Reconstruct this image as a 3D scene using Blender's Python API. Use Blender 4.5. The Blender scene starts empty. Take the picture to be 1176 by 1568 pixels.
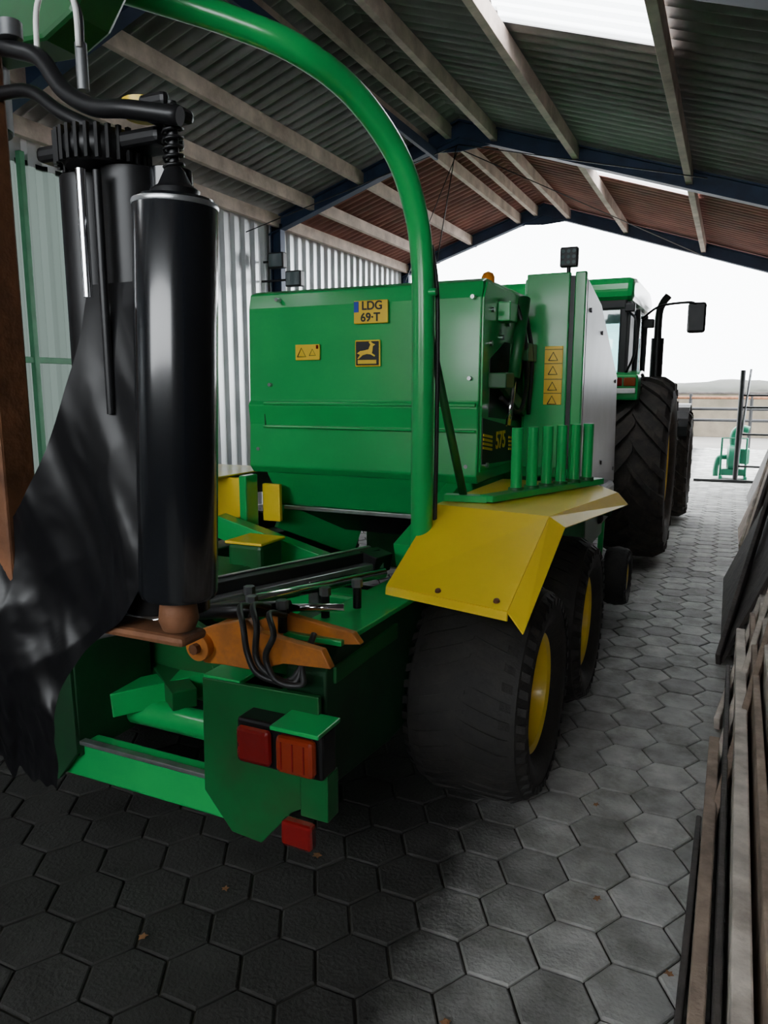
import bpy, math, random
from mathutils import Vector, Matrix, noise
random.seed(7)
# ---------------------------------------------------------------- materials
def mat(name,col,rough=.5,metal=0,var=.15,scale=6,bump=0,bscale=40,coat=0,dirt=None,dirt_amt=.5):
    m=bpy.data.materials.new(name); m.use_nodes=True; nt=m.node_tree; N=nt.nodes; Lk=nt.links
    b=N["Principled BSDF"]; b.inputs["Roughness"].default_value=rough; b.inputs["Metallic"].default_value=metal
    b.inputs["Coat Weight"].default_value=coat; b.inputs["Coat Roughness"].default_value=.12
    tc=N.new("ShaderNodeTexCoord"); n=N.new("ShaderNodeTexNoise"); n.inputs["Scale"].default_value=scale; n.inputs["Detail"].default_value=6
    Lk.new(tc.outputs["Object"],n.inputs["Vector"])
    r=N.new("ShaderNodeValToRGB"); r.color_ramp.elements[0].position=.3; r.color_ramp.elements[1].position=.7
    r.color_ramp.elements[0].color=[c*(1-var) for c in col]+[1]; r.color_ramp.elements[1].color=[min(1,c*(1+var)) for c in col]+[1]
    Lk.new(n.outputs["Fac"],r.inputs["Fac"]); out=r.outputs["Color"]
    if dirt:
        n2=N.new("ShaderNodeTexNoise"); n2.inputs["Scale"].default_value=scale*.6; n2.inputs["Detail"].default_value=10; n2.inputs["Roughness"].default_value=.7
        Lk.new(tc.outputs["Object"],n2.inputs["Vector"])
        r2=N.new("ShaderNodeValToRGB"); r2.color_ramp.elements[0].position=.45; r2.color_ramp.elements[1].position=.72
        r2.color_ramp.elements[1].color=(dirt_amt,)*3+(1,)
        Lk.new(n2.outputs["Fac"],r2.inputs["Fac"])
        mx=N.new("ShaderNodeMixRGB"); Lk.new(r2.outputs["Color"],mx.inputs["Fac"]); Lk.new(out,mx.inputs["Color1"]); mx.inputs["Color2"].default_value=list(dirt)+[1]
        out=mx.outputs["Color"]
    Lk.new(out,b.inputs["Base Color"])
    if bump:
        n3=N.new("ShaderNodeTexNoise"); n3.inputs["Scale"].default_value=bscale; n3.inputs["Detail"].default_value=5
        Lk.new(tc.outputs["Object"],n3.inputs["Vector"])
        bp=N.new("ShaderNodeBump"); bp.inputs["Strength"].default_value=bump; bp.inputs["Distance"].default_value=.02
        Lk.new(n3.outputs["Fac"],bp.inputs["Height"]); Lk.new(bp.outputs["Normal"],b.inputs["Normal"])
    return m
GREEN=mat("green_paint",(.014,.42,.095),.28,0,.10,3,.02,8,coat=.4,dirt=(.05,.2,.07),dirt_amt=.2)
DGREEN=mat("dark_green_paint",(.006,.12,.028),.42,0,.2,4,dirt=(.03,.04,.02),dirt_amt=.5)
XGREEN=mat("shaded_green_paint",(.006,.055,.018),.5,0,.3,4,dirt=(.015,.015,.012),dirt_amt=.8)  # rail green with its shade put into the colour, near black
YELLOW=mat("yellow_paint",(.95,.66,.03),.38,0,.06,3,coat=.2,dirt=(.5,.33,.03),dirt_amt=.15)
ORANGE=mat("orange_paint",(.60,.20,.03),.5,0,.3,8,dirt=(.1,.05,.03),dirt_amt=.6)
RUST=mat("rusty_steel",(.16,.065,.028),.7,.2,.4,15,.2)
BLACK=mat("black_steel",(.012,.012,.013),.4,.3,.3,10)
BPLASTIC=mat("black_film_roll",(.006,.007,.009),.22,0,.2,4,coat=.5)
FILM=mat("black_stretch_film",(.004,.004,.005),.36,0,.2,4)
FILM.node_tree.nodes["Principled BSDF"].inputs["Specular IOR Level"].default_value=.32
RUBBER=mat("tyre_rubber",(.018,.017,.016),.75,0,.3,12,.2,60,dirt=(.06,.05,.04),dirt_amt=.35)
DUSTRUB=mat("dusty_tyre_rubber",(.032,.028,.025),.85,0,.3,12,.2,60,dirt=(.12,.09,.07),dirt_amt=.5)
STEEL=mat("bare_steel",(.5,.51,.52),.3,.9,.2,12)
DSTEEL=mat("dull_grey_steel",(.16,.165,.17),.45,.6,.3,12)
SILVER=mat("silver_panel",(.28,.30,.32),.35,.5,.12,3,dirt=(.15,.17,.15),dirt_amt=.5)
CHROME=mat("chrome_rod",(.8,.8,.82),.12,1,.05,5)
BLUE=mat("dark_blue_steel",(.02,.04,.09),.5,.2,.3,5)
WOOD=mat("purlin_wood",(.58,.46,.39),.75,0,.25,4,.15,30,dirt=(.22,.15,.12),dirt_amt=.6)
OLDWOOD=mat("weathered_timber",(.60,.53,.46),.85,0,.35,7,.4,25,dirt=(.18,.14,.11),dirt_amt=.7)
BROWNWOOD=mat("brown_timber",(.34,.25,.19),.85,0,.35,7,.4,25,dirt=(.08,.06,.045),dirt_amt=.7)
DARKWOOD=mat("dark_board",(.06,.05,.045),.8,0,.35,7,.4,25,dirt=(.02,.02,.02),dirt_amt=.8)
WHITE=mat("white_mark",(.8,.8,.78),.4)
REDL=mat("red_lens",(.20,.008,.008),.12,0,.1,10,coat=.8)
ORL=mat("orange_red_lens",(.26,.03,.010),.12,0,.1,10,coat=.8)
AMBER=mat("amber_lens",(.9,.28,.02),.15,0,.1,10,coat=.6)
STICK=mat("yellow_sticker",(.95,.62,.02),.4,0,.04)
BLACKP=mat("matte_black_print",(.01,.01,.01),.5)
EUBLUE=mat("blue_print",(.01,.05,.45),.4)
ROOFM=mat("fibre_cement_sheet",(.32,.31,.305),.85,0,.3,1.2,.1,40,dirt=(.15,.115,.105),dirt_amt=.8)
REDROOF=mat("red_brown_sheet",(.27,.11,.09),.8,0,.3,2,dirt=(.14,.11,.11),dirt_amt=.6)
GALV=mat("galvanised_wall_sheet",(.50,.52,.53),.35,.6,.15,2)
CONC=mat("concrete_wall",(.12,.098,.07),.9,0,.25,2,.2,20,dirt=(.06,.06,.035),dirt_amt=.6)
SOIL=mat("joint_soil",(.04,.036,.028),.95,0,.4,8,.3,60)
GROUND=mat("yard_ground",(.16,.15,.135),.95,0,.15,.6,.2,20)
GLASSM=mat("lamp_glass",(.12,.16,.17),.05,.0,.05,2,coat=1)
HOSE=mat("hydraulic_hose",(.02,.02,.02),.45)
MESHW=mat("teal_green_paint",(.005,.15,.08),.4)
FRAMEG=mat("pale_green_frame",(.06,.25,.12),.5)
CABTRIM=mat("cab_trim",(.02,.018,.02),.5)
def translucent(name,col,tw=.5):
    m=bpy.data.materials.new(name); m.use_nodes=True; nt=m.node_tree; N=nt.nodes
    N.remove(N["Principled BSDF"]); t=N.new("ShaderNodeBsdfTranslucent"); t.inputs[0].default_value=col
    p=N.new("ShaderNodeBsdfTransparent"); p.inputs[0].default_value=(1,1,1,1); mx=N.new("ShaderNodeMixShader"); mx.inputs[0].default_value=tw
    nt.links.new(t.outputs[0],mx.inputs[1]); nt.links.new(p.outputs[0],mx.inputs[2]); nt.links.new(mx.outputs[0],N["Material Output"].inputs[0])
    return m
SKYL=translucent("translucent_roof_sheet",(.9,.93,.95,1),.6)
PANE=translucent("translucent_wall_sheet",(.035,.044,.039,1),.0)
def realglass(name):
    m=bpy.data.materials.new(name); m.use_nodes=True; nt=m.node_tree; N=nt.nodes
    N.remove(N["Principled BSDF"]); g=N.new("ShaderNodeBsdfGlossy"); g.inputs["Roughness"].default_value=.03
    p=N.new("ShaderNodeBsdfTransparent"); p.inputs[0].default_value=(.62,.76,.76,1); mx=N.new("ShaderNodeMixShader"); mx.inputs[0].default_value=.12
    nt.links.new(p.outputs[0],mx.inputs[1]); nt.links.new(g.outputs[0],mx.inputs[2]); nt.links.new(mx.outputs[0],N["Material Output"].inputs[0])
    return m
GLASS=realglass("tinted_glass")
# ---------------------------------------------------------------- builders
COL=bpy.context.collection
class G:
    def __init__(s,name,loc=(0,0,0)):
        s.e=bpy.data.objects.new(name,None); s.e.location=loc; s.e.empty_display_size=.2; COL.objects.link(s.e); s.loc=Vector(loc)
    def add(s,o):
        o.parent=s.e; o.matrix_parent_inverse=Matrix.Translation(-s.loc); return o
def mk(name,verts,faces,m,g=None,smooth=False,bevel=0,solid=0):
    me=bpy.data.meshes.new(name); me.from_pydata([tuple(v) for v in verts],[],faces); me.update()
    if smooth:
        for p in me.polygons: p.use_smooth=True
    o=bpy.data.objects.new(name,me); COL.objects.link(o); me.materials.append(m)
    import bmesh
    bm=bmesh.new(); bm.from_mesh(me); bmesh.ops.recalc_face_normals(bm,faces=bm.faces); bm.to_mesh(me); bm.free()
    if solid:
        md=o.modifiers.new("s","SOLIDIFY"); md.thickness=solid; md.offset=0
    if bevel:
        md=o.modifiers.new("b","BEVEL"); md.width=bevel; md.segments=2; md.limit_method='ANGLE'
    if g: g.add(o)
    return o
def box(name,a,b,m,g=None,bevel=.006):
    x0,y0,z0=a; x1,y1,z1=b
    v=[(x,y,z) for x in (x0,x1) for y in (y0,y1) for z in (z0,z1)]
    return mk(name,v,[(0,1,3,2),(4,6,7,5),(0,4,5,1),(2,3,7,6),(0,2,6,4),(1,5,7,3)],m,g,bevel=bevel)
def beam(name,p0,p1,w,h,m,g=None,up=(0,0,1),bevel=.004):
    p0=Vector(p0);p1=Vector(p1); d=(p1-p0).normalized(); s=d.cross(Vector(up)).normalized(); u=s.cross(d)
    v=[p+s*a*w/2+u*b*h/2 for p in (p0,p1) for a in (-1,1) for b in (-1,1)]
    return mk(name,v,[(0,1,3,2),(4,6,7,5),(0,4,5,1),(2,3,7,6),(0,2,6,4),(1,5,7,3)],m,g,bevel=bevel)
def prism(name,pts,ax,a,b,m,g=None,bevel=.006):
    def P(p,t):
        q=list(p); q.insert(ax,t); return tuple(q)
    n=len(pts); v=[P(p,a) for p in pts]+[P(p,b) for p in pts]
    f=[tuple(range(n)),tuple(range(2*n-1,n-1,-1))]+[(i,(i+1)%n,n+(i+1)%n,n+i) for i in range(n)]
    return mk(name,v,f,m,g,bevel=bevel)
def plate(name,pts,m,g=None,t=.006,bevel=0):
    return mk(name,pts,[tuple(range(len(pts)))],m,g,solid=t,bevel=bevel)
def crom(pts,n):
    P=[Vector(p) for p in pts]; P=[2*P[0]-P[1]]+P+[2*P[-1]-P[-2]]; out=[]
    for i in range(1,len(P)-2):
        a,b,c,d=P[i-1:i+3]
        for k in range(n):
            t=k/n; out.append(.5*((2*b)+(c-a)*t+(2*a-5*b+4*c-d)*t*t+(3*b-a-3*c+d)*t**3))
    out.append(P[-2]); return out
def tube(name,pts,r,m,g=None,n=6,seg=16,smooth=True):
    P=crom(pts,n) if len(pts)>2 and smooth else [Vector(p) for p in pts]
    T=[(P[min(i+1,len(P)-1)]-P[max(i-1,0)]).normalized() for i in range(len(P))]
    a=Vector((0,0,1)) if abs(T[0].z)<.9 else Vector((1,0,0)); nrm=T[0].cross(a).normalized(); v=[];f=[]
    for i,p in enumerate(P):
        nrm=(nrm-T[i]*nrm.dot(T[i])).normalized(); bn=T[i].cross(nrm)
        rr=r[i] if isinstance(r,list) else r
        v+= [p+(nrm*math.cos(2*math.pi*k/seg)+bn*math.sin(2*math.pi*k/seg))*rr for k in range(seg)]
    for i in range(len(P)-1):
        for k in range(seg): f.append((i*seg+k,i*seg+(k+1)%seg,(i+1)*seg+(k+1)%seg,(i+1)*seg+k))
    o=mk(name,v,f+[tuple(range(seg)),tuple(range((len(P)-1)*seg,len(P)*seg))],m,g,smooth=True)
    for p in o.data.polygons:
        if len(p.vertices)>4: p.use_smooth=False
    return o
def lathe(name,prof,c,axis,m,g=None,seg=48,smooth=True):
    c=Vector(c); ax=Vector(axis).normalized(); a=Vector((0,0,1)) if abs(ax.z)<.9 else Vector((1,0,0)); u=ax.cross(a).normalized(); w=ax.cross(u)
    v=[];f=[];n=len(prof)
    for k in range(seg):
        t=2*math.pi*k/seg; d=u*math.cos(t)+w*math.sin(t)
        v+=[c+ax*h+d*rr for h,rr in prof]
    for k in range(seg):
        k2=(k+1)%seg
        for i in range(n-1): f.append((k*n+i,k*n+i+1,k2*n+i+1,k2*n+i))
    o=mk(name,v,f,m,g,smooth=smooth)
    md=o.modifiers.new("e","EDGE_SPLIT"); md.split_angle=math.radians(40)
    return o
def cyl(name,p0,p1,r,m,g=None,seg=32):
    p0=Vector(p0);p1=Vector(p1); L=(p1-p0).length
    return lathe(name,[(0,.0001),(0,r*.96),(r*.04,r),(L-r*.04,r),(L,r*.96),(L,.0001)],p0,p1-p0,m,g,seg)
def text(name,s,size,loc,rot,m,g=None,ext=.001):
    c=bpy.data.curves.new(name,'FONT'); c.body=s; c.size=size; c.extrude=ext; c.align_x='CENTER'; c.align_y='CENTER'; c.offset=size*.02
    o=bpy.data.objects.new(name,c); COL.objects.link(o); c.materials.append(m); o.location=loc; o.rotation_euler=rot
    if g: g.add(o)
    return o
def wheel(pre,c,R,W,rimR,g,out=1,lugs=20,lugh=.04,lugw=.05,rake=.35,rimcol=YELLOW,dish=.08,rub=RUBBER):
    c=Vector(c); hw=W/2; sh=R-.12*W
    prof=[(-hw*.72,rimR),(-hw*.95,rimR+.25*(R-rimR)),(-hw,rimR+.5*(R-rimR)),(-hw*.97,sh-.02),(-hw*.86,R-.035*W-.01),(-hw*.6,R-.01),(0,R),(hw*.6,R-.01),(hw*.86,R-.035*W-.01),(hw*.97,sh-.02),(hw,rimR+.5*(R-rimR)),(hw*.95,rimR+.25*(R-rimR)),(hw*.72,rimR)]
    lathe(pre+"_tyre",prof,c,(1,0,0),rub,g,64)
    v=[];f=[]
    for side in (-1,1):
        for k in range(lugs):
            ph0=2*math.pi*(k+(.5 if side>0 else 0))/lugs; base=len(v); ns=6
            for i in range(ns+1):
                s=i/ns; x=side*(s*hw*1.0-.02*(1-s)); ph=ph0+rake*(s**.8)
                rb=(R-.01) if s<.65 else R-.01-(s-.65)/.35*.07*W*1.6
                for dr in (-.02,lugh):
                    for da in (-1,1):
                        a=ph+da*lugw/2/R*(1+.4*s); rr=rb+dr
                        v.append(c+Vector((x,math.cos(a)*rr,math.sin(a)*rr)))
            for i in range(ns):
                b0=base+i*4; b1=b0+4
                f+=[(b0+2,b0+3,b1+3,b1+2),(b0,b0+2,b1+2,b1),(b0+1,b1+1,b1+3,b0+3)]
            f+=[(base,base+1,base+3,base+2),(base+ns*4,base+ns*4+2,base+ns*4+3,base+ns*4+1)]
    mk(pre+"_tread_lugs",v,f,rub,g)
    o=out
    rp=[(o*hw*.74,rimR+.012),(o*hw*.80,rimR+.005),(o*hw*.76,rimR-.02),(o*hw*.5,rimR-.04),(o*(hw*.5-dish*.2),rimR*.85),(o*(hw*.5-dish),rimR*.6),(o*(hw*.5-dish),rimR*.45),(o*(hw*.5-dish+.03),rimR*.4),(o*(hw*.5-dish+.05),rimR*.3),(o*(hw*.5-dish+.06),.001)]
    lathe(pre+"_rim",rp,c,(1,0,0),rimcol,g,48)
    lathe(pre+"_inner_rim",[(-o*hw*.74,rimR+.012),(-o*hw*.3,rimR-.03),(o*(hw*.3-dish),rimR*.8)],c,(1,0,0),rimcol,g,48)
    for k in range(8):
        a=2*math.pi*k/8; p=c+Vector((o*(hw*.5-dish),math.cos(a)*rimR*.52,math.sin(a)*rimR*.52)); cyl(pre+"_nut_%d"%(k+1),p,p+Vector((o*.025,0,0)),.014,STEEL,g,8)
# ---------------------------------------------------------------- camera
psi=math.radians(24.9); th=math.radians(9.5); F=1155.0
fv=Vector((-math.sin(psi)*math.cos(th),math.cos(psi)*math.cos(th),-math.sin(th))); rv=Vector((math.cos(psi),math.sin(psi),0)); uv=rv.cross(fv)
cam=bpy.data.cameras.new("camera"); co=bpy.data.objects.new("camera",cam); COL.objects.link(co)
co.matrix_world=Matrix.Translation((0,0,1.75))@Matrix((rv,uv,-fv)).transposed().to_4x4()
cam.sensor_fit='VERTICAL'; cam.sensor_height=36; cam.lens=F/1600*36; cam.clip_start=.05; cam.clip_end=300
bpy.context.scene.camera=co
# ---------------------------------------------------------------- floor: hexagonal pavers
def pavers():
    R=.132; gap=.0045; v=[];f=[];cols=[]
    dx=1.5*R; dy=math.sqrt(3)*R
    for i in range(-36,24):
        for j in range(-14,105):
            x=i*dx+.05; y=j*dy+(dy/2 if i%2 else 0)+.08
            if x>3.4 and y<14: continue
            tz=random.uniform(-.002,.002); tx=random.uniform(-.012,.012); ty=random.uniform(-.012,.012); b=len(v)
            c=random.uniform(.72,1.22)
            for rr,z in ((R-gap,-.012),(R-gap,-.004),(R-gap-.006,0)):
                for k in range(6):
                    a=math.pi/3*k; px=rr*math.cos(a); py=rr*math.sin(a)
                    v.append((x+px,y+py,z+tz+px*tx+py*ty-.003)); cols.append(c)
            f.append(tuple(b+12+k for k in range(6)))
            for l in (0,6):
                f+=[(b+l+k,b+l+(k+1)%6,b+l+6+(k+1)%6,b+l+6+k) for k in range(6)]
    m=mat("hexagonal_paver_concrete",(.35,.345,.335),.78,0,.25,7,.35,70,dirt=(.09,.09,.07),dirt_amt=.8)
    nt=m.node_tree; bs=nt.nodes["Principled BSDF"]; lk=bs.inputs["Base Color"].links[0].from_socket
    at=nt.nodes.new("ShaderNodeAttribute"); at.attribute_name="tint"; mx=nt.nodes.new("ShaderNodeMixRGB"); mx.blend_type='MULTIPLY'; mx.inputs[0].default_value=1
    nt.links.new(lk,mx.inputs[1]); nt.links.new(at.outputs["Color"],mx.inputs[2])
    # floor shade painted into the paver colour with soil tones, darker towards the left
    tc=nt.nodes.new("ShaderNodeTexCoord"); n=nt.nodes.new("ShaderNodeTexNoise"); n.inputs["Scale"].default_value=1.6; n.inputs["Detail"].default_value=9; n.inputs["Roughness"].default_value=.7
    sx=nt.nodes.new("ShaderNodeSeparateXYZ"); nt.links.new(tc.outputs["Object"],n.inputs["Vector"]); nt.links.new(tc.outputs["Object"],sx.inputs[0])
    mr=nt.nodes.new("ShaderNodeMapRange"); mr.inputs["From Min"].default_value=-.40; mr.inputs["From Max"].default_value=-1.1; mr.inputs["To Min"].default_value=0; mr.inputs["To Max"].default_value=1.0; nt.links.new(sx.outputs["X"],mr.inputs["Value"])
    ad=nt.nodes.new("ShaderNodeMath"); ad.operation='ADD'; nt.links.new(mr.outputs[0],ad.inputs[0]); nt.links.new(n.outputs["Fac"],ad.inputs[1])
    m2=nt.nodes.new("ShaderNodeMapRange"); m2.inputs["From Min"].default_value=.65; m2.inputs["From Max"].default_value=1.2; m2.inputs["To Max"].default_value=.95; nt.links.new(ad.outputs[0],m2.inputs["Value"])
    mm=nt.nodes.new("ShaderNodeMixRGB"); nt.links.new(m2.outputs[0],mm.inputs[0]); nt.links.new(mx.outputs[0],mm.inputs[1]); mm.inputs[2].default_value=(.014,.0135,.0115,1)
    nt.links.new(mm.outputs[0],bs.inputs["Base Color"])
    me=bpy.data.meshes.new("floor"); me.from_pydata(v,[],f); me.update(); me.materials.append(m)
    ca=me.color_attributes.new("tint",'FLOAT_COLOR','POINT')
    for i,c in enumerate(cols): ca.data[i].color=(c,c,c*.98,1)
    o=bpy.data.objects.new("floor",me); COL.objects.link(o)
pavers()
mk("ground_joints",[(-7,-3.2,-.014),(4.6,-3.2,-.014),(4.6,24,-.014),(-7,24,-.014)],[(0,1,2,3)],SOIL)
mk("ground",[(-60,-20,-.03),(60,-20,-.03),(60,90,-.03),(-60,90,-.03)],[(0,1,2,3)],GROUND)
# ---------------------------------------------------------------- shed
RX=-3.47; ZR=5.0; SL=.33; XL=-6.45; XR=1.0; Y0=-3.0; Y1=14.8
def sof(x): return ZR-SL*abs(x-RX)
def roof(name,xs,y0,y1,m,holes=()):
    p=.177; n=int((y1-y0)/p*8); v=[];f=[]
    for j in range(n+1):
        y=y0+(y1-y0)*j/n; w=.036*math.cos(2*math.pi*y/p)
        for x in xs: v.append((x,y,sof(x)+.275+w))
    k=len(xs)
    for j in range(n):
        yc=y0+(y1-y0)*(j+.5)/n
        for i in range(k-1):
            xc=(xs[i]+xs[i+1])/2
            if any(a<xc<b and c<yc<d for a,b,c,d in holes): continue
            f.append((j*k+i,j*k+i+1,(j+1)*k+i+1,(j+1)*k+i))
    return mk(name,v,f,m,smooth=True)
H=[(-1.95,-.6,5.48,6.48),(-1.95,-.6,10.9,11.4)]
HL=[(-5.6,-4.6,-.9,.2)]  # unseen left skylight behind the camera, added for extra interior light
rx=[RX,-3.0,-1.95,-.6,.4,XR+.2]
roof("ceiling_right",rx,Y0,10,ROOFM,H); roof("ceiling_right_far",rx,10,Y1+.3,REDROOF,H)
lx=[XL-.2,-5.6,-4.6,RX]
roof("ceiling_left",lx,Y0,10,ROOFM,HL); roof("ceiling_left_far",lx,10,Y1+.3,REDROOF,HL)
for i,(a,b,c,d) in enumerate(H+HL):
    roof("window_%d"%(i+1),[a-.0,b+.0],c-.1,d+.1,SKYL).location.z=.012
def wallsheet(name,x,y0,y1,z0,z1,m,holes=(),pitch=.24,dep=.045):
    ys=[];y=y0
    while y<y1:
        ys+=[(y,0),(y+pitch*.35,0),(y+pitch*.5,dep),(y+pitch*.85,dep)]; y+=pitch
    zs=sorted(set([z0,z1]+[h[2] for h in holes]+[h[3] for h in holes])); k=len(zs)
    v=[(x+d,yy,z) for yy,d in ys for z in zs]; f=[]
    for j in range(len(ys)-1):
        for i in range(k-1):
            yc=(ys[j][0]+ys[j+1][0])/2; zc=(zs[i]+zs[i+1])/2
            if any(a<yc<b and c<zc<dd for a,b,c,dd in holes): continue
            f.append((j*k+i,j*k+i+1,(j+1)*k+i+1,(j+1)*k+i))
    return mk(name,v,f,m)
wallsheet("wall_left",XL,Y0,Y1,0,4.2,GALV,[(4.0,6.1,.6,3.9)])
wallsheet("window_20",XL+.01,3.95,6.15,.55,3.95,PANE,pitch=.24,dep=.03)
wallsheet("wall_right",XR+.1,Y0,Y1,0,3.9,DARKWOOD,pitch=.2,dep=.02)
# back wall: solid below, unseen open strip at the right added to light the baler
mk("wall_back",[(XL-.2,Y0,0),(XR+.2,Y0,0),(XR+.2,Y0,2.3),(-3.6,Y0,2.3),(-3.6,Y0,3.6),(XR+.2,Y0,3.6),(XR+.2,Y0,3.9),(RX,Y0,5.3),(XL-.2,Y0,4.2)],[tuple(range(9))],CONC)
gf=G("trim_1",(XL,5,0))
for y in (4.0,4.7,5.4,6.1): box("window_post",(XL+.05,y-.03,.5),(XL+.11,y+.03,4),FRAMEG,gf)
box("window_rail",(XL+.06,4,2.0),(XL+.10,6.1,2.06),FRAMEG,gf)
box("window_rail_low",(XL+.06,4,.8),(XL+.10,6.1,.86),FRAMEG,gf)
def frame(y):
    g=G("trim_%d"%(int(y)+10),(RX,y,4))
    for sx,xe in ((-1,XL),(1,XR)):
        for dz,w,h in ((0.0,.14,.02),(.1,.02,.2),(.2,.14,.02)):
            beam("rafter_flange",(RX,y,sof(RX)+dz),(xe,y,sof(xe)+dz),w,h,BLUE,g,up=(0,0,1),bevel=0)
    for xe in (XL+.12,XR-.02):
        box("column_web",(xe-.08,y-.01,0),(xe+.08,y+.01,sof(xe)+.1),BLUE,g,0)
        box("column_flange_a",(xe-.09,y-.06,0),(xe-.07,y+.06,sof(xe)+.1),BLUE,g,0)
        box("column_flange_b",(xe+.07,y-.06,0),(xe+.09,y+.06,sof(xe)+.1),BLUE,g,0)
    plate("ridge_gusset",[(RX-.5,y-.02,sof(RX-.5)+.02),(RX,y-.02,ZR-.18),(RX+.5,y-.02,sof(RX+.5)+.02),(RX,y-.02,ZR+.2)],BLUE,g,.012)
    return g
for y in (0.0,4.95,9.85,14.72): frame(y)
gp=G("roof_purlins",(RX,6,5))
for i,x in enumerate((-6.3,-5.72,-4.92,-3.95,-3.62,-3.0,-1.95,-.62,.48)):
    beam("purlin_%d"%(i+1),(x,Y0+.1,sof(x)+.13),(x,Y1+.2,sof(x)+.13),.075,.17,WOOD,gp)
beam("tie_beam_blue",(-3.8,Y0+.1,4.82),(-3.8,9.85,4.82),.05,.12,BLUE,gp)
gc=G("roof_cables",(RX,9,4.6))
for a,b in (((-3.47,9.8,4.9),(-6.3,9.0,3.9)),((-3.47,9.8,4.85),(-.6,14.4,4.0)),((-3.47,9.8,4.85),(-6.2,14.4,3.9)),((-3.47,9.8,4.9),(-.4,9.2,4.0)),((-3.5,9.8,4.9),(-3.6,9.4,3.4))):
    tube("cable",[a,b],.007,BLACK,gc,seg=6)
for i,(x,y,z) in enumerate(((-6.12,9.5,3.58),(-5.80,9.45,3.3))):
    g=G("floodlight" if i==0 else "floodlight.001",(x,y,z))
    box("housing",(x-.13,y-.05,z-.11),(x+.13,y+.06,z+.11),BLACK,g,.015); box("lens",(x-.11,y-.06,z-.09),(x+.11,y-.045,z+.09),GLASSM,g,.003)
    beam("bracket",(x,y+.05,z),(XL+.06,y+.05,z),.03,.03,BLACK,g)
    for k in range(5): box("cooling_fin",(x-.1+k*.045,y+.06,z-.08),(x-.09+k*.045,y+.09,z+.08),BLACK,g,0)
# ---------------------------------------------------------------- baler + wrapper
CX=-1.86
B=G("baler_wrapper_combination",(CX,3.4,0))
def mir(x): return 2*CX-x
prof=[(3.74,2.30),(3.68,2.28),(3.66,2.2),(3.645,1.68),(3.625,1.655),(3.64,1.545),(3.625,1.30),(3.66,1.26),(4.9,1.26),(4.9,2.30)]
prism("tailgate_shell",prof,0,-2.56,-1.16,GREEN,B,.008)
prism("tailgate_lower_hopper",[(3.64,1.30),(3.80,1.05),(3.86,1.03),(4.6,1.03),(4.6,1.3)],0,-2.47,-1.2,GREEN,B,.01)
prism("bale_ramp_dark",[(3.84,1.035),(4.2,.84),(4.8,.84),(4.8,1.035)],0,-2.42,-1.25,BLACK,B,.01)
box("ramp_front_edge",(-2.44,3.80,1.02),(-1.22,3.84,1.045),STEEL,B,.004)
beam("ramp_side_l",(-2.46,3.8,1.0),(-2.2,4.3,.75),.04,.2,GREEN,B); beam("ramp_side_r",(-1.22,3.8,1.05),(-1.24,4.3,.75),.04,.2,GREEN,B)
box("tailgate_crease_a",(-2.45,3.616,1.655),(-1.17,3.64,1.675),GREEN,B,.006)
box("tailgate_crease_b",(-2.45,3.610,1.525),(-1.17,3.64,1.54),GREEN,B,.006)
box("tailgate_seam",(-2.452,3.632,1.53),(-2.446,3.66,1.67),DGREEN,B,0)
for i,(x,z) in enumerate(((-2.35,2.24),(-2.41,1.77),(-1.2,2.2),(-1.21,1.8),(-2.5,1.4),(-1.22,1.35))):
    cyl("bolt_%d"%(i+1),(x,3.665,z),(x,3.625,z),.011,STEEL,B,10)
box("number_plate",(-1.865,3.632,2.09),(-1.665,3.645,2.21),STICK,B,.004)
box("number_plate_band",(-1.862,3.629,2.15),(-1.835,3.634,2.205),EUBLUE,B,0)
RB=(math.radians(90),0,0)
text("number_plate_text_a","LDG",.062,(-1.755,3.628,2.18),RB,BLACKP,B); text("number_plate_text_b","69·T",.062,(-1.765,3.628,2.12),RB,BLACKP,B)
box("warning_sticker",(-2.235,3.634,1.905),(-2.08,3.644,1.99),STICK,B,.002)
def tri(name,x,y,z,s,g,nx=0):
    o=[(x-s,y,z-s*.8),(x+s,y,z-s*.8),(x,y,z+s)]
    tube(name,[o[0],o[1],o[2],o[0]],s*.1,BLACKP,g,seg=6,smooth=False)
tri("warning_triangle_a",-2.195,3.634,1.945,.027,B); tri("warning_triangle_b",-2.125,3.634,1.945,.02,B); box("warning_mark_b",(-2.10,3.630,1.965),(-2.087,3.635,1.985),REDL,B,0)
box("emblem_border",(-1.86,3.634,1.865),(-1.71,3.644,2.005),STICK,B,.012); box("emblem_field",(-1.853,3.630,1.872),(-1.717,3.636,1.998),BLACKP,B,.01)
deer=[(-.058,.0),(-.04,.012),(-.015,.015),(.01,.02),(.022,.045),(.012,.058),(.022,.062),(.034,.052),(.05,.045),(.036,.036),(.034,.015),(.03,.0),(.05,-.012),(.046,-.018),(.022,-.006),(.0,-.004),(-.025,-.01),(-.05,-.03),(-.056,-.028),(-.04,-.008)]
plate("emblem_deer",[(-1.785+a,3.626,1.935+b) for a,b in deer],STICK,B,.002); box("emblem_bar",(-1.84,3.627,1.88),(-1.73,3.631,1.9),STICK,B,0)
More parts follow.
